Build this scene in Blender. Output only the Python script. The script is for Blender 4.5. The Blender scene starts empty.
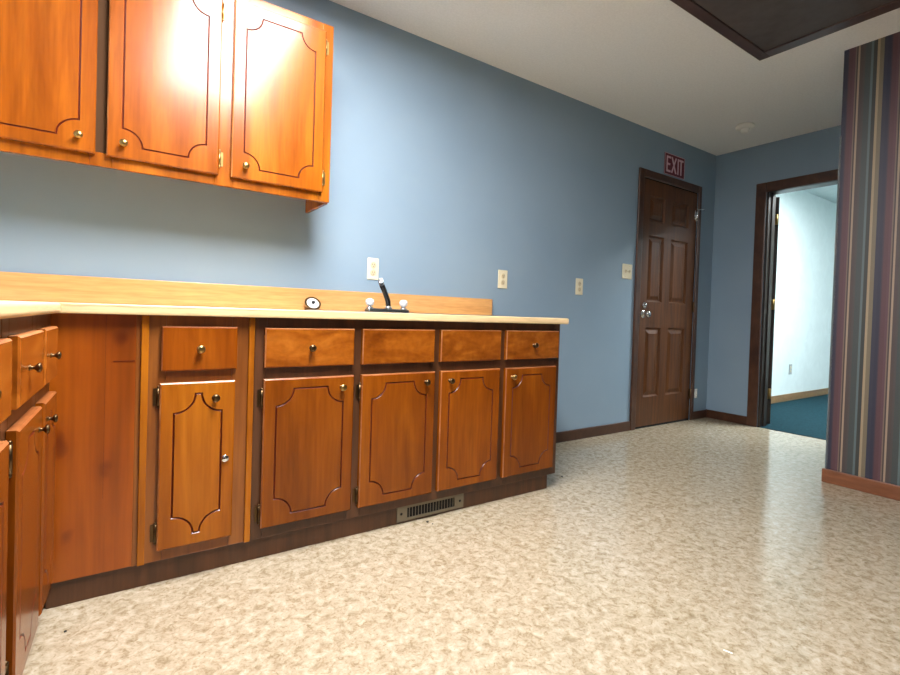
import bpy, bmesh, math, random
from mathutils import Vector, Matrix
from mathutils.geometry import tessellate_polygon
random.seed(7)
C = bpy.context.scene.collection
PI = math.pi

# ------------------------------------------------------------------ colours / materials
def lin(c):
    return tuple((v/255/12.92 if v/255 <= .04045 else ((v/255+.055)/1.055)**2.4) for v in c)

def rgba(c): return (*lin(c), 1.0)

class NT:
    def __init__(s, name):
        s.m = bpy.data.materials.new(name); s.m.use_nodes = True
        s.t = s.m.node_tree; s.b = s.t.nodes['Principled BSDF']
    def n(s, kind, **kw):
        nd = s.t.nodes.new(kind)
        for k, v in kw.items():
            if k in nd.inputs: nd.inputs[k].default_value = v
            else: setattr(nd, k, v)
        return nd
    def l(s, a, b): s.t.links.new(a, b)
    def set(s, **kw):
        for k, v in kw.items(): s.b.inputs[k.replace('_', ' ')].default_value = v
    def ramp(s, fac, stops, interp='LINEAR'):
        r = s.n('ShaderNodeValToRGB'); e = r.color_ramp.elements; r.color_ramp.interpolation = interp
        while len(e) > 1: e.remove(e[-1])
        e[0].position = stops[0][0]; e[0].color = stops[0][1]
        for p, c in stops[1:]:
            x = e.new(p); x.color = c
        s.l(fac, r.inputs[0]); return r.outputs[0]
    def mul(s, a, b, fac=1.0):
        x = s.n('ShaderNodeMix', data_type='RGBA', blend_type='MULTIPLY'); x.inputs[0].default_value = fac
        s.l(a, x.inputs[6]) if hasattr(a, 'is_linked') else None
        s.l(b, x.inputs[7]); return x.outputs[2]
    def bump(s, h, strength, dist=.002):
        b = s.n('ShaderNodeBump', Strength=strength, Distance=dist); s.l(h, b.inputs['Height']); s.l(b.outputs[0], s.b.inputs['Normal'])

def flat(name, c, rough=.5, metal=0.0, spec=.5, **kw):
    m = NT(name); m.set(Base_Color=rgba(c), Roughness=rough, Metallic=metal); m.b.inputs['Specular IOR Level'].default_value = spec
    for k, v in kw.items(): m.b.inputs[k.replace('_', ' ')].default_value = v
    return m.m

def wood(name, scale, c_dark, c_mid, c_light, rough=.3, fig=1.0, knots=False, spec=.5, coat=0.0):
    """grain runs along the axis whose scale is small; each object gets its own offset and tint (obj.color)"""
    m = NT(name)
    tc = m.n('ShaderNodeTexCoord'); oi = m.n('ShaderNodeObjectInfo')
    mp = m.n('ShaderNodeMapping'); mp.inputs['Scale'].default_value = scale
    off = m.n('ShaderNodeVectorMath', operation='SCALE'); off.inputs['Scale'].default_value = 23.0
    cx = m.n('ShaderNodeCombineXYZ')
    for i in range(3): m.l(oi.outputs['Random'], cx.inputs[i])
    m.l(cx.outputs[0], off.inputs[0]); m.l(off.outputs[0], mp.inputs['Location'])
    m.l(tc.outputs['Object'], mp.inputs['Vector'])
    n1 = m.n('ShaderNodeTexNoise', Scale=1.0, Detail=5.0, Roughness=.55, Distortion=.8*fig); m.l(mp.outputs[0], n1.inputs['Vector'])
    col = m.ramp(n1.outputs['Fac'], [(.28, rgba(c_dark)), (.5, rgba(c_mid)), (.72, rgba(c_light))])
    mp2 = m.n('ShaderNodeMapping'); mp2.inputs['Scale'].default_value = tuple(v*9 for v in scale)
    m.l(mp.outputs[0], mp2.inputs['Vector'])
    n2 = m.n('ShaderNodeTexNoise', Scale=1.0, Detail=3.0); mp2.inputs['Scale'].default_value = (9, 9, 3); m.l(mp2.outputs[0], n2.inputs['Vector'])
    g = m.ramp(n2.outputs['Fac'], [(.3, (.88, .86, .84, 1)), (.6, (1.05, 1.05, 1.05, 1))])
    col = m.mul(col, g)
    n3 = m.n('ShaderNodeTexNoise', Scale=.55, Detail=4.0, Roughness=.6, Distortion=1.4); m.l(mp.outputs[0], n3.inputs['Vector'])
    col = m.mul(col, m.ramp(n3.outputs['Fac'], [(.30, (.66, .60, .54, 1)), (.47, (.95, .93, .90, 1)), (.62, (1.10, 1.10, 1.10, 1))]), min(1.0, .8*fig))
    if knots:
        v = m.n('ShaderNodeTexVoronoi', Scale=1.0); mk = m.n('ShaderNodeMapping'); mk.inputs['Scale'].default_value = (7, 1, 4.4); mk.inputs['Location'].default_value = (.31, 0, .42)
        nn = m.n('ShaderNodeTexNoise', Scale=9.0, Detail=2.0); m.l(tc.outputs['Object'], nn.inputs['Vector'])
        ad = m.n('ShaderNodeMix', data_type='RGBA', blend_type='ADD'); ad.inputs[0].default_value = .35
        m.l(tc.outputs['Object'], mk.inputs['Vector']); m.l(mk.outputs[0], ad.inputs[6]); m.l(nn.outputs['Color'], ad.inputs[7]); m.l(ad.outputs[2], v.inputs['Vector'])
        col = m.mul(col, m.ramp(v.outputs['Distance'], [(.0, (.35, .22, .15, 1)), (.09, (.62, .5, .42, 1)), (.16, (.9, .86, .84, 1)), (.34, (1, 1, 1, 1))]))
    col = m.mul(col, oi.outputs['Color'])
    m.l(col, m.b.inputs['Base Color'])
    rr = m.n('ShaderNodeMapRange'); rr.inputs['To Min'].default_value = rough*.8; rr.inputs['To Max'].default_value = rough*1.25
    m.l(n1.outputs['Fac'], rr.inputs['Value']); m.l(rr.outputs[0], m.b.inputs['Roughness'])
    m.b.inputs['Specular IOR Level'].default_value = spec
    m.b.inputs['Coat Weight'].default_value = coat; m.b.inputs['Coat Roughness'].default_value = .12
    m.bump(n2.outputs['Fac'], .06)
    return m.m

def mottled(name, stops, scale, detail, rough, dist=1.0, bump=0.0, spec=.5):
    m = NT(name); tc = m.n('ShaderNodeTexCoord')
    n1 = m.n('ShaderNodeTexNoise', Scale=scale, Detail=detail, Roughness=.6, Distortion=dist); m.l(tc.outputs['Object'], n1.inputs['Vector'])
    m.l(m.ramp(n1.outputs['Fac'], [(p, rgba(c)) for p, c in stops]), m.b.inputs['Base Color'])
    m.set(Roughness=rough); m.b.inputs['Specular IOR Level'].default_value = spec
    if bump: m.bump(n1.outputs['Fac'], bump)
    return m.m

M = {}
M['door_wood'] = wood('varnished_wood_vertical', (11, 11, 1.6), (134, 70, 10), (152, 84, 13), (170, 100, 20), .24, 1.0, coat=.11, spec=.32)
M['drawer_wood'] = wood('varnished_wood_figured', (5, 9, 13), (134, 70, 14), (154, 86, 20), (176, 106, 32), .24, 2.0, coat=.35)
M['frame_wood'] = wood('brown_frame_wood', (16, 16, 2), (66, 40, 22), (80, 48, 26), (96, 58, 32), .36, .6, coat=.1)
M['stile_wood'] = flat('dull_brown_stile', (66, 44, 24), .85, 0, .2)  # flat dull brown for the stile between two wall cabinet doors
M['mid_frame'] = wood('amber_frame_wood', (14, 14, 1.8), (116, 64, 20), (134, 77, 26), (148, 90, 33), .33, .7, coat=.2)
M['pine'] = wood('knotty_pine', (8, 8, .8), (122, 60, 8), (142, 72, 10), (160, 86, 16), .3, .8, knots=True, coat=.2)
M['exit_wood'] = wood('dark_door_wood', (30, 30, 2.2), (70, 41, 21), (88, 53, 27), (106, 66, 34), .38, .5, spec=.3)
M['trim_wood'] = wood('dark_trim_wood', (6, 6, 6), (58, 33, 21), (72, 44, 28), (86, 55, 37), .35, .5)
M['warm_trim'] = wood('orange_trim_wood', (10, 2, 20), (112, 68, 42), (126, 78, 50), (140, 90, 58), .4, .5)
M['tan_trim'] = wood('tan_trim_wood', (2, 10, 20), (118, 92, 60), (132, 104, 70), (146, 116, 80), .45, .5)
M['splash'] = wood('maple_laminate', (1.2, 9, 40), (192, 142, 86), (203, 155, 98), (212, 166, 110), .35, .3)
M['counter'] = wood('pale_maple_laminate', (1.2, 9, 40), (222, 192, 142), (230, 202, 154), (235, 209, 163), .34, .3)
M['groove'] = flat('groove_glaze', (88, 28, 12), .3)
M['edge'] = wood('worn_lit_edge', (14, 14, 14), (150, 88, 46), (172, 110, 62), (192, 136, 88), .3, .8)  # wear plus light caught by top and left edges, painted in pale
M['brass'] = flat('aged_brass', (168, 138, 84), .28, 1.0)
M['bronze'] = flat('dark_bronze', (98, 78, 54), .32, 1.0)
M['chrome'] = flat('chrome', (215, 218, 220), .12, 1.0)
M['steel'] = flat('brushed_steel', (150, 155, 158), .28, 1.0)
M['black'] = flat('black_finish', (16, 16, 18), .3)
M['dark'] = flat('dark_hollow', (10, 9, 8), .9)
M['ivory'] = flat('ivory_plastic', (226, 218, 188), .4)
M['grey'] = flat('grey_plastic', (150, 160, 160), .45)
M['ivory_dim'] = flat('tan_plastic', (204, 190, 156), .4)
M['white'] = flat('white_plastic', (240, 239, 232), .45)
M['clear'] = flat('clear_acrylic', (244, 247, 250), .08, 0, .5, Transmission_Weight=.3)
M['guard'] = flat('corner_guard_plastic', (205, 214, 220), .1, 0, .5, Transmission_Weight=.8)
M['sign_red'] = flat('sign_dark_red', (104, 20, 38), .45)
M['sign_white'] = flat('sign_white', (226, 190, 196), .5)
M['hatch'] = wood('dark_stained_plywood', (2, 2, 2), (72, 66, 65), (82, 75, 74), (92, 84, 83), .6, 1.0)
M['hatch_trim'] = wood('dark_stained_trim', (3, 3, 3), (66, 50, 48), (76, 57, 54), (86, 64, 60), .4, .5)
M['vent'] = flat('register_metal', (118, 108, 88), .45, .2)
M['white_wall'] = mottled('white_paint', [(.3, (206, 218, 218)), (.7, (214, 226, 226))], 6, 3, .6)
M['carpet'] = mottled('teal_carpet', [(.3, (16, 42, 50)), (.7, (28, 60, 68))], 40, 6, .95, 1, .4, .1)
M['ceiling'] = mottled('textured_ceiling_paint', [(.25, (234, 234, 232)), (.75, (246, 246, 244))], 90, 4, .9, .3, .5, .2)
M['walnut_leaf'] = wood('dark_leaf_wood', (20, 20, 2), (28, 24, 20), (40, 32, 26), (52, 40, 30), .35, .5)

def blue_paint():
    m = NT('blue_wall_paint'); tc = m.n('ShaderNodeTexCoord')
    n = m.n('ShaderNodeTexNoise', Scale=2.2, Detail=3.0); m.l(tc.outputs['Object'], n.inputs['Vector'])
    m.l(m.ramp(n.outputs['Fac'], [(.3, rgba((132, 155, 173))), (.7, rgba((138, 160, 177)))]), m.b.inputs['Base Color'])
    n2 = m.n('ShaderNodeTexNoise', Scale=260.0, Detail=2.0); m.l(tc.outputs['Object'], n2.inputs['Vector'])
    m.set(Roughness=.40); m.bump(n2.outputs['Fac'], .08, .001); m.b.inputs['Specular IOR Level'].default_value = .55
    return m.m
M['blue'] = blue_paint()

def vinyl():
    m = NT('mottled_vinyl'); tc = m.n('ShaderNodeTexCoord')
    a = m.n('ShaderNodeTexNoise', Scale=34.0, Detail=6.0, Roughness=.65, Distortion=.7); m.l(tc.outputs['Object'], a.inputs['Vector'])
    b = m.n('ShaderNodeTexNoise', Scale=80.0, Detail=4.0, Roughness=.6, Distortion=1.2); m.l(tc.outputs['Object'], b.inputs['Vector'])
    ca = m.ramp(a.outputs['Fac'], [(.30, rgba((134, 121, 96))), (.45, rgba((162, 150, 127))), (.60, rgba((180, 170, 150))), (.78, rgba((191, 183, 167)))])
    cb = m.ramp(b.outputs['Fac'], [(.30, (.66, .60, .50, 1)), (.42, (.90, .87, .82, 1)), (.55, (1, 1, 1, 1))])
    m.l(m.mul(ca, cb), m.b.inputs['Base Color'])
    m.set(Roughness=.15); m.b.inputs['Specular IOR Level'].default_value = .55
    m.bump(a.outputs['Fac'], .03)
    return m.m
M['vinyl'] = vinyl()

def stripes():
    m = NT('striped_wallpaper'); tc = m.n('ShaderNodeTexCoord'); sp = m.n('ShaderNodeSeparateXYZ'); m.l(tc.outputs['Object'], sp.inputs[0])
    P = .187
    f = m.n('ShaderNodeMath', operation='MULTIPLY_ADD'); f.inputs[1].default_value = -1/P; f.inputs[2].default_value = -1.364/P + 20
    m.l(sp.outputs['Y'], f.inputs[0])
    fr = m.n('ShaderNodeMath', operation='FRACT'); m.l(f.outputs[0], fr.inputs[0])
    S = [(0, (88, 60, 66)), (.10, (94, 66, 72)), (.155, (118, 100, 90)), (.185, (66, 58, 56)), (.215, (158, 138, 118)), (.262, (78, 68, 66)),
         (.34, (78, 73, 71)), (.39, (68, 75, 74)), (.52, (92, 108, 110)), (.575, (58, 60, 58)), (.663, (160, 142, 114)), (.72, (118, 108, 88)),
         (.813, (52, 53, 68)), (.9, (48, 49, 66)), (.97, (66, 54, 66))]
    col = m.ramp(fr.outputs[0], [(p, rgba(c)) for p, c in S], 'CONSTANT')
    n = m.n('ShaderNodeTexNoise', Scale=400.0, Detail=2.0); m.l(tc.outputs['Object'], n.inputs['Vector'])
    m.l(m.mul(col, m.ramp(n.outputs['Fac'], [(.3, (.82, .82, .82, 1)), (.7, (1.05, 1.05, 1.05, 1))])), m.b.inputs['Base Color'])
    m.set(Roughness=.55); m.bump(n.outputs['Fac'], .2, .001)
    return m.m
M['stripes'] = stripes()

def emitter(name, c, s):
    m = NT(name); m.set(Base_Color=rgba((240, 240, 240)), Emission_Strength=s); m.b.inputs['Emission Color'].default_value = rgba(c); return m.m
M['diffuser'] = emitter('lit_diffuser', (255, 251, 251), 64.0)
M['diffuser_cool'] = emitter('lit_diffuser_cool', (240, 247, 250), 78.0)

# ------------------------------------------------------------------ mesh helpers
def box(bm, x0, x1, y0, y1, z0, z1, mi=0):
    vs = [bm.verts.new(p) for p in ((x0,y0,z0),(x1,y0,z0),(x1,y1,z0),(x0,y1,z0),(x0,y0,z1),(x1,y0,z1),(x1,y1,z1),(x0,y1,z1))]
    for f in ((0,3,2,1),(4,5,6,7),(0,1,5,4),(1,2,6,5),(2,3,7,6),(3,0,4,7)):
        bm.faces.new([vs[i] for i in f]).material_index = mi

def frame_axes(d):
    d = Vector(d).normalized(); a = Vector((0,0,1)) if abs(d.z) < .9 else Vector((1,0,0))
    u = d.cross(a).normalized(); return d, u, d.cross(u)

def lathe(bm, o, d, prof, n=20, mi=0, smooth=True):
    """prof: (distance along d, radius) pairs"""
    d, u, v = frame_axes(d); o = Vector(o); rings = []
    for t, r in prof:
        if r < 1e-6: rings.append([bm.verts.new(o + d*t)])
        else: rings.append([bm.verts.new(o + d*t + (u*math.cos(2*PI*k/n) + v*math.sin(2*PI*k/n))*r) for k in range(n)])
    for a, b in zip(rings, rings[1:]):
        for k in range(n):
            k2 = (k+1) % n
            q = [a[k % len(a)], a[k2 % len(a)], b[k2 % len(b)], b[k % len(b)]]
            q = list(dict.fromkeys(q))
            if len(q) > 2:
                f = bm.faces.new(q); f.smooth = smooth; f.material_index = mi
    for rg, rev in ((rings[0], True), (rings[-1], False)):
        if len(rg) > 2: bm.faces.new(rg).material_index = mi

def tube(bm, pts, r, n=12, mi=0):
    pts = [Vector(p) for p in pts]; rings = []
    rr = r if isinstance(r, (list, tuple)) else [r]*len(pts)
    d0, u, v = frame_axes(pts[1]-pts[0])
    for i, p in enumerate(pts):
        t = (pts[min(i+1, len(pts)-1)] - pts[max(i-1, 0)]).normalized()
        u = (u - t*u.dot(t)).normalized(); v = t.cross(u)
        rings.append([bm.verts.new(p + (u*math.cos(2*PI*k/n) + v*math.sin(2*PI*k/n))*rr[i]) for k in range(n)])
    for a, b in zip(rings, rings[1:]):
        for k in range(n):
            f = bm.faces.new((a[k], a[(k+1)%n], b[(k+1)%n], b[k])); f.smooth = True; f.material_index = mi
    bm.faces.new(rings[0]); bm.faces.new(rings[-1])

def obj(name, bm, mats, parent=None, bevel=0.0, color=None, seg=2):
    bmesh.ops.recalc_face_normals(bm, faces=bm.faces)
    me = bpy.data.meshes.new(name); bm.to_mesh(me); bm.free()
    o = bpy.data.objects.new(name, me); C.objects.link(o)
    for m in (mats if isinstance(mats, (list, tuple)) else [mats]): me.materials.append(M[m])
    if parent: o.parent = parent
    if bevel:
        b = o.modifiers.new('bevel', 'BEVEL'); b.width = bevel; b.segments = seg; b.limit_method = 'ANGLE'; b.angle_limit = .6
    if color: o.color = (*color, 1)
    return o

def bx(name, dims, mat, parent=None, bevel=0.0, color=None):
    bm = bmesh.new()
    for d in (dims if isinstance(dims[0], (list, tuple)) else [dims]): box(bm, *d)
    return obj(name, bm, mat, parent, bevel, color)

def tag(o, label=None, cat=None, group=None, kind=None):
    if label: o['label'] = label
    if cat: o['category'] = cat
    if group: o['group'] = group
    if kind: o['kind'] = kind
    return o

def thing(name, label, cat, loc=(0,0,0), rotz=0.0, group=None):
    o = bpy.data.objects.new(name, None); C.objects.link(o); o.empty_display_size = .05
    o.location = loc; o.rotation_euler = (0,0,rotz)
    return tag(o, label, cat, group)

def struct(name, loc=(0,0,0)):
    o = bpy.data.objects.new(name, None); C.objects.link(o); o.location = loc; o['kind'] = 'structure'; return o

def st(name, dims, mat, bevel=0.0):
    o = bx(name, dims, mat, None, bevel); o['kind'] = 'structure'; return o

def tess(bm, loops, mi=0):
    """planar face with holes from loops of BMVerts"""
    flatv = [v for L in loops for v in L]
    for t in tessellate_polygon([[v.co.copy() for v in L] for L in loops]):
        try: bm.faces.new([flatv[i] for i in t]).material_index = mi
        except ValueError: pass

# ------------------------------------------------------------------ cabinet fronts
def notch_path(x0, x1, z0, z1, r, w, n=10):
    """rectangle with concave quarter-round corners, moved outward by w (inward when w < 0)"""
    R = r - w; a = math.asin(w/R)
    pts = []
    for cx, cz, sx, sz, flip in ((x0,z0,1,1,0), (x1,z0,-1,1,1), (x1,z1,-1,-1,0), (x0,z1,1,-1,1)):
        arc = []
        for k in range(n+1):
            t = (PI/2 + a) + (-a - (PI/2 + a))*k/n
            arc.append((cx + sx*R*math.cos(t), cz + sz*R*math.sin(t)))
        if flip: arc.reverse()
        pts += arc
    return pts

def grooved_door_bm(x0, x1, z0, z1, yf=0.0, th=.019, ix=.044, iz=.037, r=.06, w=.0030, dep=.0035, ch=.004, worn_lit=(2, 3)):
    bm = bmesh.new()
    V = lambda x, y, z: bm.verts.new((x, y, z))
    rect = lambda d, y: [V(x0+d, y, z0+d), V(x1-d, y, z0+d), V(x1-d, y, z1-d), V(x0+d, y, z1-d)]
    F, E, B = rect(ch, yf), rect(0, yf+ch), rect(0, yf+th)
    for A, D in ((F, E), (E, B)):
        for k in range(4): bm.faces.new((A[k], A[(k+1)%4], D[(k+1)%4], D[k])).material_index = 2 if (A is F and k in worn_lit) or k == 2 else 0
    bm.faces.new(B)
    P = (x0+ix, x1-ix, z0+iz, z1-iz)
    out = [V(x, yf, z) for x, z in notch_path(*P, r, w)]
    mid = [V(x, yf+dep, z) for x, z in notch_path(*P, r, 0)]
    inn = [V(x, yf, z) for x, z in notch_path(*P, r, -w)]
    N = len(out)
    for A, D in ((out, mid), (mid, inn)):
        for k in range(N): bm.faces.new((A[k], A[(k+1)%N], D[(k+1)%N], D[k])).material_index = 1
    tess(bm, [F, out]); tess(bm, [inn])
    return bm

def drawer_bm(x0, x1, z0, z1, yf=0.0, th=.019, ch=.004, worn_lit=(2, 3)):
    bm = bmesh.new()
    V = lambda x, y, z: bm.verts.new((x, y, z))
    rect = lambda d, y: [V(x0+d, y, z0+d), V(x1-d, y, z0+d), V(x1-d, y, z1-d), V(x0+d, y, z1-d)]
    F, E, B = rect(ch, yf), rect(0, yf+ch), rect(0, yf+th)
    for A, D in ((F, E), (E, B)):
        for k in range(4): bm.faces.new((A[k], A[(k+1)%4], D[(k+1)%4], D[k])).material_index = 1 if (A is F and k in worn_lit) or k == 2 else 0
    bm.faces.new(F); bm.faces.new(B)
    return bm

KNOB = [(0, .009), (.002, .009), (.004, .0055), (.012, .005), (.017, .011), (.021, .0145), (.025, .0135), (.028, .008), (.029, 0)]
def knob(parent, x, z, yf=0.0, mat='brass', s=.9, name='knob'):
    bm = bmesh.new(); lathe(bm, (x, yf, z), (0,-1,0), [(t*s, r*s) for t, r in KNOB]); return obj(name, bm, mat, parent)

def hinge(parent, x, z, yf=0.0, side=1, mat='bronze', h=.055, name='hinge'):
    """x is the door's edge, side = +1 when the frame leaf is at the +x side; yf is the door's front"""
    bm = bmesh.new()
    xa, xb = sorted((x + side*.003, x + side*.017))
    box(bm, xa, xb, yf+.0170, yf+.0192, z-h/2, z+h/2)
    lathe(bm, (x+side*.0035, yf+.0125, z-h/2), (0,0,1), [(0, .0045), (h, .0045)], 10)
    lathe(bm, (x+side*.0035, yf+.0125, z+h/2), (0,0,1), [(0, .003), (.004, .0045), (.008, .002)], 10)
    lathe(bm, (x+side*.0035, yf+.0125, z-h/2), (0,0,-1), [(0, .003), (.004, .0045), (.008, .002)], 10)
    return obj(name, bm, mat, parent)

def screw(bm, o, d, r=.003):
    lathe(bm, o, d, [(0, r), (.0012, r*.8), (.0016, 0)], 8)

TINT = {'a': (1.04, 1.06, 1.0), 'b': (.66, .58, .55), 'c': (.70, .61, .56), 'd': (.80, .70, .62), 'e': (.66, .57, .54), 'f': (.95, .92, .9)}

# ------------------------------------------------------------------ room shell
HC = 2.435; XL = -.80; XR = 4.56; XP = 3.342; YP = -1.340; YB = -7.00
st('floor', (XL, XR+.0, YB, 0, -.05, 0), 'vinyl')
st('ceiling', (XL, XR+.12, YB, .12, HC, HC+.08), 'ceiling')
st('wall_back', [(XL, 3.455, 0, .055, 0, HC), (3.455, 4.275, 0, .055, 2.045, HC), (4.275, 4.72, 0, .055, 0, HC), (3.455, 4.275, .045, .055, 0, 2.045)], 'blue')
st('wall_left', (XL-.1, XL, YB, .055, 0, HC), 'blue')
st('wall_front', (XL, XR, YB-.1, YB, 0, HC), 'blue')
D2A, D2B = -.445, -1.265       # doorway opening in the far wall
st('wall_right', [(XR, XR+.12, D2A, 0, 0, HC), (XR, XR+.12, YB, D2B, 0, HC), (XR, XR+.12, D2B, D2A, 2.03, HC)], 'blue')
st('wall_partition', (XP, XP+.11, YB, YP, 0, HC), 'stripes')
# the carpeted room behind the doorway
st('floor_carpet', (XR, 8.7, -3.0, .065, -.05, .004), 'carpet')
st('ceiling_carpet_room', (XR+.12, 8.7, -3.0, .065, 2.478, 2.56), 'white_wall')
st('wall_carpet_room_back', (4.72, 8.8, .065, .165, 0, 2.56), 'white_wall')
st('wall_carpet_room_right', (8.7, 8.8, -3.1, .065, 0, 2.56), 'white_wall')
st('wall_carpet_room_front', (XR+.12, 8.7, -3.1, -3.0, 0, 2.56), 'white_wall')
st('wall_carpet_room_left', [(4.68, 4.69, D2A, .065, 0, 2.478), (4.68, 4.69, -3.0, D2B, 0, 2.478), (4.68, 4.69, D2B, D2A, 2.03, 2.478)], 'white_wall')
st('baseboard_carpet_room', (4.72, 8.7, .053, .065, .004, .085), 'tan_trim', .003)
st('baseboard_back', (1.897, 3.397, -.014, 0, 0, .076), 'trim_wood', .004)
st('baseboard_corner', (4.313, XR-.014, -.014, 0, 0, .072), 'trim_wood', .004)
st('baseboard_right', (XR-.014, XR, -.365, 0, 0, .075), 'trim_wood', .004)
st('baseboard_partition', [(XP-.016, XP, YB, YP+.014, 0, .076), (XP, XP+.11, YP, YP+.014, 0, .076)], 'warm_trim', .004)

# toe board under the cabinets, with a return at the free end
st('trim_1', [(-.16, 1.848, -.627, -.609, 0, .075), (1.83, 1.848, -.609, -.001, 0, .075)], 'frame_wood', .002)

# ------------------------------------------------------------------ exit door (door_1) in the back wall
d1 = struct('door_1')
bx('casing', [(3.397, 3.460, -.018, 0, 0, 2.102), (4.268, 4.313, -.018, 0, 0, 2.102), (3.460, 4.268, -.018, 0, 2.038, 2.102)], 'trim_wood', d1, .006)
def six_panel_bm(x0, x1, z0, z1, yf, th):
    bm = bmesh.new(); V = lambda x, y, z: bm.verts.new((x, y, z))
    rect = lambda a, b, c, d, i, y: [V(a+i, y, c+i), V(b-i, y, c+i), V(b-i, y, d-i), V(a+i, y, d-i)]
    F, B = rect(x0, x1, z0, z1, 0, yf), rect(x0, x1, z0, z1, 0, yf+th)
    for k in range(4): bm.faces.new((F[k], F[(k+1)%4], B[(k+1)%4], B[k]))
    bm.faces.new(B); holes = []
    for a, b in ((3.575, 3.788), (3.893, 4.146)):
        for c, d in ((.252, .827), (1.04, 1.585), (1.708, 1.912)):
            R0 = rect(a, b, c, d, 0, yf); R1 = rect(a, b, c, d, .012, yf+.014); R2 = rect(a, b, c, d, .022, yf+.014); R3 = rect(a, b, c, d, .050, yf+.003)
            for A, D in ((R0, R1), (R1, R2), (R2, R3)):
                for k in range(4): bm.faces.new((A[k], A[(k+1)%4], D[(k+1)%4], D[k]))
            bm.faces.new(R3); holes.append(R0)
    tess(bm, [F] + holes); return bm
slab = obj('door_slab', six_panel_bm(3.462, 4.266, .014, 2.034, .004, .036), 'exit_wood', d1)
bx('door_stop', [(3.456, 3.462, .004, .04, 0, 2.04), (4.266, 4.274, .004, .04, 0, 2.04), (3.462, 4.266, .004, .04, 2.035, 2.044)], 'dark', d1)
bm = bmesh.new(); lathe(bm, (3.532, .004, .938), (0,-1,0), [(0,.033),(.004,.033),(.008,.028),(.012,.012),(.030,.011),(.036,.020),(.046,.027),(.056,.027),(.064,.019),(.066,0)]); obj('door_knob', bm, 'chrome', d1)
bm = bmesh.new(); lathe(bm, (3.545, .004, 1.010), (0,-1,0), [(0,.028),(.006,.028),(.012,.024),(.014,.014),(.018,.013),(.019,0)]); obj('deadbolt', bm, 'chrome', d1)
for z in (.24, 1.02, 1.84):
    bm = bmesh.new(); lathe(bm, (4.267, -.004, z-.045), (0,0,1), [(0,.007),(.09,.007)], 10); box(bm, 4.245, 4.266, .0015, .0045, z-.045, z+.045)
    if z > 1.5:
        lathe(bm, (4.267, -.004, z+.045), (0,0,1), [(0,.004),(.012,.007),(.016,0)], 10)
        tube(bm, [(4.267, -.006, z+.05), (4.30, -.030, z+.053), (4.335, -.032, z+.053)], .005, 8)
    obj('hinge', bm, 'chrome' if z > 1.5 else 'bronze', d1)

# ------------------------------------------------------------------ open doorway (door_2) in the right wall
d2 = struct('door_2')
c0, c1 = XR-.018, XR
bx('casing', [(c0, c1, D2A, D2A+.082, 0, 2.097), (c0, c1, D2B-.082, D2B, 0, 2.097), (c0, c1, D2B, D2A, 2.014, 2.097)], 'trim_wood', d2, .006)
bx('jamb', [(XR, XR+.13, D2A-.018, D2A, 0, 2.03), (XR, XR+.13, D2B, D2B+.018, 0, 2.03), (XR, XR+.13, D2B+.018, D2A-.018, 2.012, 2.03),
            (XR+.045, XR+.085, D2A-.030, D2A-.018, 0, 2.012)], 'walnut_leaf', d2, .002)
leaf = bpy.data.objects.new('door_leaf', None); C.objects.link(leaf); leaf.parent = d2
leaf.location = (XR+.144, D2A-.004, 0); leaf.rotation_euler = (0, 0, math.radians(29))
bx('leaf_slab', (.004, .80, -.034, .001, .016, 1.995), 'walnut_leaf', leaf, .002)
for z in (.28, 1.06, 1.80):
    bm = bmesh.new(); lathe(bm, (-.004, -.020, z-.045), (0,0,1), [(0,.006),(.09,.006)], 10); box(bm, .0015, .004, -.032, -.001, z-.045, z+.045)
    obj('hinge', bm, 'brass', leaf)

# ------------------------------------------------------------------ base cabinets on the back wall
YF = -.659                     # plane of the door fronts
def carcass(root, x0, x1, yb, fronts_y, z0=.075, z1=.853, mat='frame_wood', stiles=(), rails=(), color=None, back=None):
    yfr = fronts_y + .020
    dims = [(x0, x0+.018, yfr+.02, yb, z0, z1), (x1-.018, x1, yfr+.02, yb, z0, z1), (x0+.018, x1-.018, yfr+.02, yb, z0, z0+.018), (x0+.018, x1-.018, yb-.012, yb, z0+.018, z1)]
    dims += [(a, b, yfr, yfr+.02, z0, z1) for a, b in stiles]
    for (a, b), (_a, _b) in zip(stiles, stiles[1:]):
        dims += [(b, _a, yfr, yfr+.02, c, d) for c, d in rails]
    return bx('carcass', dims, mat, root, .0015, color)
RAILS = ((.075, .130), (.615, .705), (.795, .853))

cc = thing('corner_cabinet', 'brown base cabinet in the corner with knotty pine panel and one narrow locking door', 'cabinet')
carcass(cc, -.78, .3885, -.002, YF, mat='mid_frame', stiles=((.045, .125), (.318, .3885)), rails=RAILS)
bx('pine_panel', (-.778, .0455, YF+.021, YF+.039, .076, .853), 'pine', cc, .001, (1.22, 1.14, .85))
bx('gouge', (-.012, .043, YF+.0200, YF+.0212, .7095, .7130), 'groove', cc)
bx('board_seam', (-.0311, -.0303, YF+.0205, YF+.0212, .30, .852), 'groove', cc)
bx('edge_strip', (.0585, .078, YF+.010, YF+.0195, .076, .852), 'door_wood', cc, .002, (1.15, 1.25, 1.35))
bx('edge_strip', (.3690, .3880, YF+.010, YF+.0195, .076, .852), 'door_wood', cc, .002, (1.15, 1.25, 1.35))
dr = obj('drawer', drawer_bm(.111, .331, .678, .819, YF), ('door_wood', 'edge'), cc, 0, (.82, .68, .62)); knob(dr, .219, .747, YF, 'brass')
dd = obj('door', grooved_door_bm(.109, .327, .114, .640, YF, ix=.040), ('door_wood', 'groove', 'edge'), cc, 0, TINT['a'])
knob(dd, .266, .587, YF, 'bronze')
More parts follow.
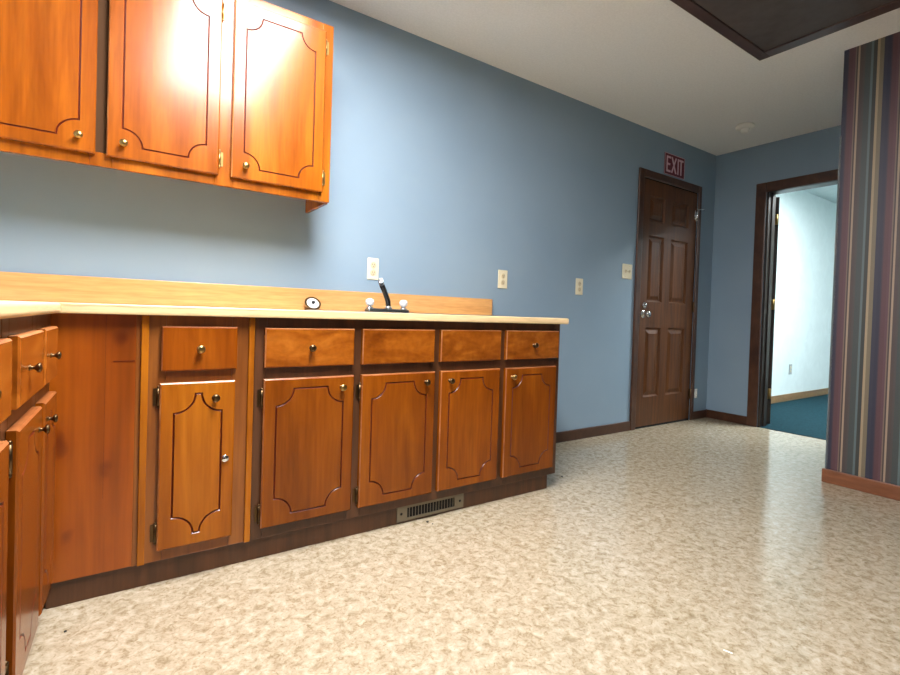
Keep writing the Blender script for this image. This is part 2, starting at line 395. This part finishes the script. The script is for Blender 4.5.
bm = bmesh.new(); lathe(bm, (.300, YF, .381), (0,-1,0), [(0,.012),(.004,.012),(.006,.010),(.006,.004),(.0075,.003),(.0075,0)]); tag(obj('lock', bm, 'chrome', dd), 'round chrome keyed lock')
for z in (.597, .168): hinge(cc, .109, z, YF, -1)

sc = thing('sink_cabinet', 'long dark-framed base cabinet under the sink with four grooved doors and four drawer fronts', 'cabinet')
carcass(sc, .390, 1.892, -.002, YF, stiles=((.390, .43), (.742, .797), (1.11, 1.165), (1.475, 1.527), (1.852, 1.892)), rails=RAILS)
DOORS = [(.419, .753, 'b', .702, -1), (.785, 1.123, 'c', 1.074, -1), (1.152, 1.483, 'd', 1.197, 1), (1.518, 1.855, 'e', 1.556, 1)]
for a, b, t, kx, side in DOORS:
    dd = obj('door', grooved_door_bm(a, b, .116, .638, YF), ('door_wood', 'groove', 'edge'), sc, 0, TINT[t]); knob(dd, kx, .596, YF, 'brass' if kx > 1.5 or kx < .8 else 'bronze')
    for z in (.572, .165): hinge(sc, a if side < 0 else b, z, YF, side, 'bronze')
for a, b, kx in ((.420, .750, .582), (.784, 1.116, None), (1.147, 1.484, None), (1.516, 1.868, 1.690)):
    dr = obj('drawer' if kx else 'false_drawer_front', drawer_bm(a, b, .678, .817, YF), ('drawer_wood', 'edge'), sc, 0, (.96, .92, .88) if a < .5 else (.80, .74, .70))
    if kx: knob(dr, kx, .746, YF, 'bronze')

# ------------------------------------------------------------------ base cabinets on the left wall (turned a little out of square)
TILT = math.radians(1.7)
LP = (-.137, -.661, 0); LR = PI/2 - TILT
def left_unit(name, label, x0, x1, doors, drawers, stiles):
    r = thing(name, label, 'cabinet', LP, LR)
    carcass(r, x0, x1, .60, 0, stiles=stiles, rails=RAILS)
    bx('toe_board', [(x0+.002, x1-.002, .034, .050, 0, .074)], 'frame_wood', r)
    for a, b, kx, hs, lock in doors:
        dd = obj('door', grooved_door_bm(a, b, .116, .638, 0, ix=min(.042, (b-a)*.2), r=min(.06, (b-a)*.26), worn_lit=(2,)), ('door_wood', 'groove', 'edge'), r, 0, TINT['c'])
        if kx: knob(dd, kx, .592, 0, 'bronze', .72)
        if lock:
            bm = bmesh.new(); lathe(bm, (lock, 0, .58), (0,-1,0), [(0,.012),(.004,.012),(.006,.010),(.006,.004),(.0075,.003),(.0075,0)]); obj('lock', bm, 'bronze', dd)
        for z in (.585, .165): hinge(r, a if hs < 0 else b, z, 0, hs, 'bronze')
    for a, b, kx in drawers:
        dr = obj('drawer', drawer_bm(a, b, .678, .817, 0, worn_lit=(2,)), ('drawer_wood', 'edge'), r, 0, (1.0, .94, .88)); knob(dr, kx, .747, 0, 'bronze', .72)
    return r
left_unit('base_cabinet', 'dark-framed base cabinet beside the pine panel with paired doors seen edge-on', -.572, -.003,
          [(-.533, -.268, -.315, -1, None), (-.226, -.030, -.190, 1, None)], [(-.533, -.262, -.44), (-.226, -.026, -.15)], ((-.572, -.515), (-.275, -.215), (-.045, -.003)))
left_unit('base_cabinet', 'base cabinet at the left edge of the photo with a single door and drawer', -1.055, -.575,
          [(-1.02, -.612, None, -1, -.78)], [(-1.02, -.600, -.80)], ((-1.055, -1.0), (-.63, -.575)))

# ------------------------------------------------------------------ worktops, backsplash
wk = bmesh.new()
def wring(x0, x1, y0, y1, z): return [wk.verts.new(p) for p in ((x0,y0,z),(x1,y0,z),(x1,y1,z),(x0,y1,z))]
w0, w1 = wring(XL+.001, 1.922, -.674, -.001, .853), wring(XL+.001, 1.922, -.674, -.001, .883)
h0, h1 = wring(.755, 1.535, -.600, -.070, .853), wring(.755, 1.535, -.600, -.070, .883)
for A, D in ((w0, w1), (h0, h1)):
    for k in range(4): wk.faces.new((A[k], A[(k+1)%4], D[(k+1)%4], D[k]))
for A, D in ((w0, h0), (w1, h1)):
    for k in range(4): wk.faces.new((A[k], A[(k+1)%4], D[(k+1)%4], D[k]))
tag(obj('worktop', wk, 'counter', None, .009, None, 4), 'long pale maple laminate worktop over the sink cabinet along the blue wall', 'worktop')
bm = bmesh.new(); sd, cd = math.sin(TILT), math.cos(TILT)
q = [(-1.075, -.004), ((-.0146 + .004*sd)/cd, -.004), ((-.0146 - .615*sd)/cd, .615), (-1.075, .615)]
lo, hi = [[bm.verts.new((x, y, z)) for x, y in q] for z in (.853, .883)]
bm.faces.new(lo); bm.faces.new(hi)
for k in range(4): bm.faces.new((lo[k], lo[(k+1)%4], hi[(k+1)%4], hi[k]))
r = obj('worktop', bm, 'counter', None, .009, None, 4); r.location = LP; r.rotation_euler = (0, 0, LR)
tag(r, 'short pale maple laminate worktop at the left meeting the long one at a seam', 'worktop')
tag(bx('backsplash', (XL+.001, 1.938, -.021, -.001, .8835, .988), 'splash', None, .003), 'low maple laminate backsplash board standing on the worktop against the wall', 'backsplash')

# ------------------------------------------------------------------ sink, faucet, strainer
sk = thing('sink', 'stainless steel drop-in sink set into the long worktop', 'sink', (1.145, -.335, 0))
bm = bmesh.new()
X0, X1, Y0, Y1 = -.398, .398, -.275, .275
def ring(x0, x1, y0, y1, z): return [bm.verts.new(p) for p in ((x0,y0,z),(x1,y0,z),(x1,y1,z),(x0,y1,z))]
o_ = ring(X0, X1, Y0, Y1, .8835); t_ = ring(X0+.004, X1-.004, Y0+.004, Y1-.004, .8865)
for k in range(4): bm.faces.new((o_[k], o_[(k+1)%4], t_[(k+1)%4], t_[k]))
holes = []
for a, b in ((-.365, -.012), (.012, .365)):
    h0 = ring(a, b, -.245, .150, .8865); h1 = ring(a+.008, b-.008, -.237, .142, .874); h2 = ring(a+.03, b-.03, -.215, .12, .715)
    for A, D in ((h0, h1), (h1, h2)):
        for k in range(4): bm.faces.new((A[k], A[(k+1)%4], D[(k+1)%4], D[k]))
    bm.faces.new(h2); holes.append(h0)
tess(bm, [t_] + holes)
obj('basin', bm, 'steel', sk)
for cx in (-.19, .19):
    bm = bmesh.new(); lathe(bm, (cx, -.05, .7155), (0,0,1), [(0,.045),(.003,.043),(.003,.03),(.001,.028),(.001,0)]); obj('drain', bm, 'chrome', sk)

fa = thing('faucet', 'chrome kitchen faucet with black spout and clear acrylic handles behind the sink', 'faucet', (1.172, -.098, .8865))
bm = bmesh.new(); box(bm, -.124, .114, -.026, .026, 0, .016); obj('base_plate', bm, 'steel', fa, .006)
for x in (-.106, .090):
    bm = bmesh.new(); lathe(bm, (x, 0, .016), (0,0,1), [(0,.02),(.006,.018),(.010,.010),(.014,.010)]); e = obj('handle', bm, 'chrome', fa)
    bm = bmesh.new(); lathe(bm, (x, 0, .030), (0,0,1), [(0,.010),(.006,.019),(.020,.023),(.032,.020),(.037,.010),(.038,0)], 10, 0, False); obj('handle_knob', bm, 'clear', e)
bm = bmesh.new(); lathe(bm, (0, 0, .016), (0,0,1), [(0,.022),(.010,.020),(.016,.013),(.026,.012)]); obj('spout_collar', bm, 'chrome', fa)
bm = bmesh.new(); tube(bm, [(0,0,.030), (-.008,-.008,.060), (-.050,-.045,.112), (-.076,-.068,.138)], [.013,.0135,.0135,.013]); sp_ = obj('spout', bm, 'black', fa)
bm = bmesh.new(); tube(bm, [(-.075,-.067,.137), (-.084,-.075,.150), (-.090,-.084,.156)], .0125)
lathe(bm, (-.082, -.079, .155), (.1,-.2,1), [(0,.005),(.016,.005)], 8); lathe(bm, (-.098, -.083, .152), (.1,-.2,1), [(0,.005),(.016,.005)], 8)
tag(obj('spout_tip', bm, 'steel', sp_), 'chrome spout tip with two small prongs')

ss = thing('sink_strainer', 'round chrome sink strainer leaning against the backsplash on the worktop', 'strainer', (.785, -.074, .8845))
ss.rotation_euler = (math.radians(-38), 0, 0)
def lring(name, prof, mat, parent): b = bmesh.new(); lathe(b, (0, 0, .0405), (0,-1,0), prof, 28); return obj(name, b, mat, parent)
lring('rim', [(-.012,.028),(-.004,.030),(0,.040),(.003,.040),(.004,.038),(.001,.031),(.001,.0305)], 'bronze', ss)
lring('basket', [(.0005,.0305),(.003,.030),(.005,.024),(.006,.009)], 'white', ss)
lring('post', [(.005,.0085),(.012,.0085),(.016,.006),(.017,0)], 'black', ss)

# ------------------------------------------------------------------ floor register in the toe board
vt = thing('vent_register', 'brown metal heating register set in the toe board under the sink cabinet', 'vent', (1.141, -.627, 0))
bm = bmesh.new()
y0, y1 = -.006, 0
for d in ((-.170, -.122, y0, y1, .010, .073), (.122, .170, y0, y1, .010, .073), (-.122, .122, y0, y1, .010, .020), (-.122, .122, y0, y1, .063, .073)): box(bm, *d)
obj('register_frame', bm, 'vent', vt)
bx('duct_opening', (-.121, .121, -.0012, -.0004, .021, .062), 'dark', vt)
for k in range(16):
    x = -.112 + k*.0149
    bm = bmesh.new(); vs = [bm.verts.new(p) for p in ((x-.001, -.0055, .0205), (x+.0012, -.0055, .0205), (x+.0042, -.0015, .0205), (x+.002, -.0015, .0205), (x-.001, -.0055, .0625), (x+.0012, -.0055, .0625), (x+.0042, -.0015, .0625), (x+.002, -.0015, .0625))]
    for f in ((0,3,2,1),(4,5,6,7),(0,1,5,4),(1,2,6,5),(2,3,7,6),(3,0,4,7)): bm.faces.new([vs[i] for i in f])
    obj('louver', bm, 'vent', vt)
for x in (-.150, .150):
    bm = bmesh.new(); screw(bm, (x, -.006, .042), (0,-1,0), .006); obj('screw', bm, 'dark', vt)

# ------------------------------------------------------------------ upper wall cabinet
UF = -.3058
uc = thing('wall_cabinet', 'varnished orange wood wall cabinet with grooved doors hung above the worktop', 'cabinet')
ux0, ux1, uz0, uz1 = XL+.002, .768, 1.3655, 2.145
yfr = UF+.020
dims = [(ux1-.018, ux1, yfr+.02, -.001, uz0-.004, uz1), (ux0, ux0+.018, yfr+.02, -.001, uz0, uz1), (ux0+.018, ux1-.018, yfr+.02, -.001, uz0+.068, uz0+.083),
        (ux0+.018, ux1-.018, yfr+.02, -.001, uz1-.018, uz1), (ux0+.018, ux1-.018, -.009, -.001, uz0+.083, uz1-.018)]
UST = ((ux0, -.43), (-.095, -.030), (.300, .368), (.718, ux1))
dims += [(a, b, yfr, yfr+.02, uz0 if a != -.095 else uz1-.05, uz1) for a, b in UST]
for (a, b), (_a, _b) in zip(UST, UST[1:]): dims += [(b, _a, yfr, yfr+.02, uz0, uz0+.048), (b, _a, yfr, yfr+.02, uz1-.05, uz1)]
dims += [(-.095, -.030, yfr, yfr+.02, uz0, uz0+.048)]
bx('stile', (-.095, -.030, yfr+.004, yfr+.02, uz0+.048, uz1-.05), 'stile_wood', uc, .001)
bx('carcass', dims, 'door_wood', uc, .002, (.92, .90, .86))
for a, b, kx, hx, t in ((-.443, -.078, -.124, -1, 'd'), (-.046, .313, .003, 1, 'f'), (.358, .729, .409, 1, 'a')):
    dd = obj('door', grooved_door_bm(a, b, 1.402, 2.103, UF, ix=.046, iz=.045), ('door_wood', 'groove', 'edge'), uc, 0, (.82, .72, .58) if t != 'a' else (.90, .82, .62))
    knob(dd, kx, 1.452, UF, 'brass')
    for z in (1.468, 2.04): hinge(uc, a if hx < 0 else b, z, UF, hx, 'brass')

# ------------------------------------------------------------------ wall plates
def plate(name, label, cat, x, z, w, h, holes, tog=False, y=0.0, pm='ivory'):
    r = thing(name, label, cat, (x, y, z))
    bx('cover_plate', (-w/2, w/2, -.006, -.0005, -h/2, h/2), pm, r, .003)
    for k, (hx, hz) in enumerate(holes):
        bm = bmesh.new()
        if tog:
            box(bm, hx-.006, hx+.006, -.0075, -.006, hz-.013, hz+.013); box(bm, hx-.004, hx+.004, -.018, -.0075, hz+.000, hz+.010); obj('toggle', bm, 'ivory_dim', r, .001)
        else:
            lathe(bm, (hx, -.006, hz), (0,-1,0), [(0,.0165),(.002,.0165),(.0025,.015),(.0025,0)], 18); f = obj('socket', bm, 'ivory_dim', r)
            s = bmesh.new()
            for dx in (-.0055, .0055): box(s, hx+dx-.001, hx+dx+.001, -.0088, -.0086, hz-.001, hz+.007)
            lathe(s, (hx, -.0086, hz-.007), (0,-1,0), [(0,.0022),(.0002,.0022)], 8); obj('slots', s, 'dark', f)
    for hx, hz in ([(0, 0)] if not tog else [(q[0], zz) for q in holes for zz in (-.042, .042)]):
        s = bmesh.new(); screw(s, (hx, -.006, hz), (0,-1,0)); obj('screw', s, 'ivory_dim', r)
    return r
plate('wall_outlet', 'ivory duplex outlet on the blue wall just above the faucet spout', 'outlet', 1.122, 1.115, .065, .115, ((0, .0205), (0, -.0205)))
plate('wall_outlet', 'ivory outlet plate above the right end of the maple backsplash', 'outlet', 2.028, 1.120, .076, .117, ((0, .0205), (0, -.0205)))
plate('wall_outlet', 'small ivory wall plate alone on bare blue wall midway between worktop and exit door', 'outlet', 2.750, 1.115, .074, .118, ((0, .0205), (0, -.0205)))
plate('light_switch', 'double ivory switch plate on the wall beside the dark exit door', 'switch', 3.297, 1.266, .118, .116, ((-.023, 0), (.023, 0)), True)
w = thing('wall_outlet', 'tiny white plate low on the wall between the exit door casing and the corner', 'outlet', (4.362, 0, .236))
bx('cover_plate', (-.022, .022, -.007, -.0005, -.042, .042), 'white', w, .003)
for z in (.016, -.016):
    bm = bmesh.new(); lathe(bm, (0, -.007, z), (0,-1,0), [(0,.013),(.002,.015),(.002,0)], 14); obj('socket', bm, 'white', w)
w = plate('wall_outlet', 'grey outlet plate on the white wall seen through the open doorway', 'outlet', 6.50, .37, .075, .12, ((0, .0205), (0, -.0205)), False, .065, 'grey')

# ------------------------------------------------------------------ EXIT sign
ex = thing('exit_sign', 'dark red EXIT sign with pale letters above the six-panel door', 'sign', (3.886, 0, 2.207))
bx('sign_panel', (-.147, .147, -.006, -.0005, -.089, .089), 'sign_red', ex, .001)
bx('sign_border', [(-.147, .147, -.0072, -.006, .0855, .089), (-.147, .147, -.0072, -.006, -.089, -.0855), (-.147, -.1435, -.0072, -.006, -.0855, .0855), (.1435, .147, -.0072, -.006, -.0855, .0855)], 'sign_white', ex)
def letter(polys):
    bm = bmesh.new()
    for P in polys:
        a = [bm.verts.new((x, -.0076, z)) for x, z in P]; b = [bm.verts.new((x, -.006, z)) for x, z in P]
        bm.faces.new(a); bm.faces.new(b)
        for k in range(len(P)): bm.faces.new((a[k], a[(k+1)%len(P)], b[(k+1)%len(P)], b[k]))
    return obj('letter', bm, 'sign_white', ex)
h, s = .066, .0165
def R(x0, x1, z0, z1): return [(x0,z0),(x1,z0),(x1,z1),(x0,z1)]
letter([[(-.122,-h),(-.062,-h),(-.062,-h+s),(-.122+s,-h+s),(-.122+s,-s/2),(-.070,-s/2),(-.070,s/2),(-.122+s,s/2),(-.122+s,h-s),(-.062,h-s),(-.062,h),(-.122,h)]])
cx, e = -.014, .0095
letter([[(cx-.040,-h),(cx-.040+2*e,-h),(cx,-.018),(cx+.040-2*e,-h),(cx+.040,-h),(cx+e,0),(cx+.040,h),(cx+.040-2*e,h),(cx,.018),(cx-.040+2*e,h),(cx-.040,h),(cx-e,0)]])
letter([R(.040, .040+s, -h, h)])
letter([[(.092-s/2,-h),(.092+s/2,-h),(.092+s/2,h-s),(.125,h-s),(.125,h),(.063,h),(.063,h-s),(.092-s/2,h-s)]])

# ------------------------------------------------------------------ ceiling things
sm = thing('smoke_detector', 'round white smoke detector on the cream ceiling near the doorway', 'smoke detector', (4.01, -.505, HC))
bm = bmesh.new(); lathe(bm, (0,0,0), (0,0,-1), [(.0005,.060),(.010,.066),(.024,.064),(.032,.052),(.034,.036)], 28); obj('base', bm, 'white', sm)
bm = bmesh.new(); lathe(bm, (0,0,-.034), (0,0,-1), [(0,.034),(.004,.030),(.018,.028),(.026,.024),(.030,.014),(.031,0)], 20); obj('sensor_cap', bm, 'white', sm)
hp = thing('ceiling_panel', 'dark stained wooden panel with a flat trim frame on the ceiling', 'ceiling panel', (2.457, -1.63, HC))
bx('panel_board', (-.535, .535, -.552, .552, -.006, -.001), 'hatch', hp)
bx('panel_frame', [(-.61, .61, .552, .61, -.014, -.001), (-.61, .61, -.61, -.552, -.014, -.001), (-.61, -.535, -.552, .552, -.014, -.001), (.535, .61, -.552, .552, -.014, -.001)], 'hatch_trim', hp, .003)

def ceiling_light(label, x, y, z, w, l, mat, bodymat='white'):
    r = thing('ceiling_light', label, 'ceiling light', (x, y, z))
    bx('light_frame', [(-w/2-.02, -w/2, -l/2-.02, l/2+.02, -.05, -.001), (w/2, w/2+.02, -l/2-.02, l/2+.02, -.05, -.001), (-w/2, w/2, -l/2-.02, -l/2, -.05, -.001), (-w/2, w/2, l/2, l/2+.02, -.05, -.001)], bodymat, r, .003)
    bx('diffuser', (-w/2, w/2, -l/2, l/2, -.045, -.002), mat, r)
    return r
ceiling_light('lit fluorescent ceiling fixture over the floor in front of the wall cabinet',  .50, -1.42, HC, .56, 1.36, 'diffuser')
ceiling_light('lit fluorescent ceiling fixture in the carpeted room behind the doorway', 5.5, -1.42, 2.478, .58, 1.24, 'diffuser_cool')

# ------------------------------------------------------------------ corner guard, floor bits
bm = bmesh.new()
box(bm, XP-.0025, XP, YP-.007, YP+.004, .078, 1.96); box(bm, XP, XP+.022, YP, YP+.004, .078, 1.96)
tag(obj('corner_guard', bm, 'guard', None, .001), 'clear plastic corner guard on the edge of the striped partition wall', 'corner guard')
def crumb(x, y, s, label):
    bm = bmesh.new(); bmesh.ops.create_icosphere(bm, subdivisions=1, radius=s)
    for v in bm.verts: v.co = Vector((v.co.x*random.uniform(.7,1.4), v.co.y*random.uniform(.7,1.3), max(v.co.z*.6, -s*.3)+s*.3))
    o = obj('crumb', bm, 'dark'); o.location = (x, y, 0); tag(o, label, 'crumb')
crumb(1.096, -.672, .006, 'larger dark crumb on the floor below the register')
crumb(1.106, -.698, .0035, 'tiny dark crumb just in front of the larger one below the register')
crumb(2.053, -.541, .006, 'dark crumb on the floor beyond the right end of the sink cabinet')
crumb(-.105, -.775, .004, 'dark crumb on the floor in the corner by the left cabinets')
bm = bmesh.new(); box(bm, -.011, .011, -.0016, .0016, 0, .0016); o = obj('splinter', bm, 'white', None, .0004); o.location = (1.371, -1.775, 0); o.rotation_euler = (0, 0, math.radians(-72))
tag(o, 'thin white splinter lying on the open floor', 'splinter')

# ------------------------------------------------------------------ camera, world, view
cam = bpy.data.cameras.new('camera'); co = bpy.data.objects.new('camera', cam); C.objects.link(co)
r_ = Vector((0.82628922, -0.56233482, 0.03202611)); u_ = Vector((-0.01724519, 0.03157525, 0.99935259)); f_ = Vector((0.56298199, 0.82630657, -0.01639272))
m = Matrix((r_, u_, -f_)).transposed().to_4x4(); m.translation = Vector((0, -2.41608, .88441)); co.matrix_world = m
cam.sensor_width = 36; cam.lens = 488.7144*36/900
cam.shift_x = -(451.7286-450)/900; cam.shift_y = (322.4371-337.5)/900
cam.clip_start = .02
bpy.context.scene.camera = co
w = bpy.data.worlds.new('world'); bpy.context.scene.world = w; w.use_nodes = True
w.node_tree.nodes['Background'].inputs[0].default_value = (.02, .02, .02, 1)
vs = bpy.context.scene.view_settings
vs.view_transform = 'Standard'; vs.look = 'None'; vs.exposure = 0.0; vs.gamma = 1.0; vs.use_curve_mapping = False
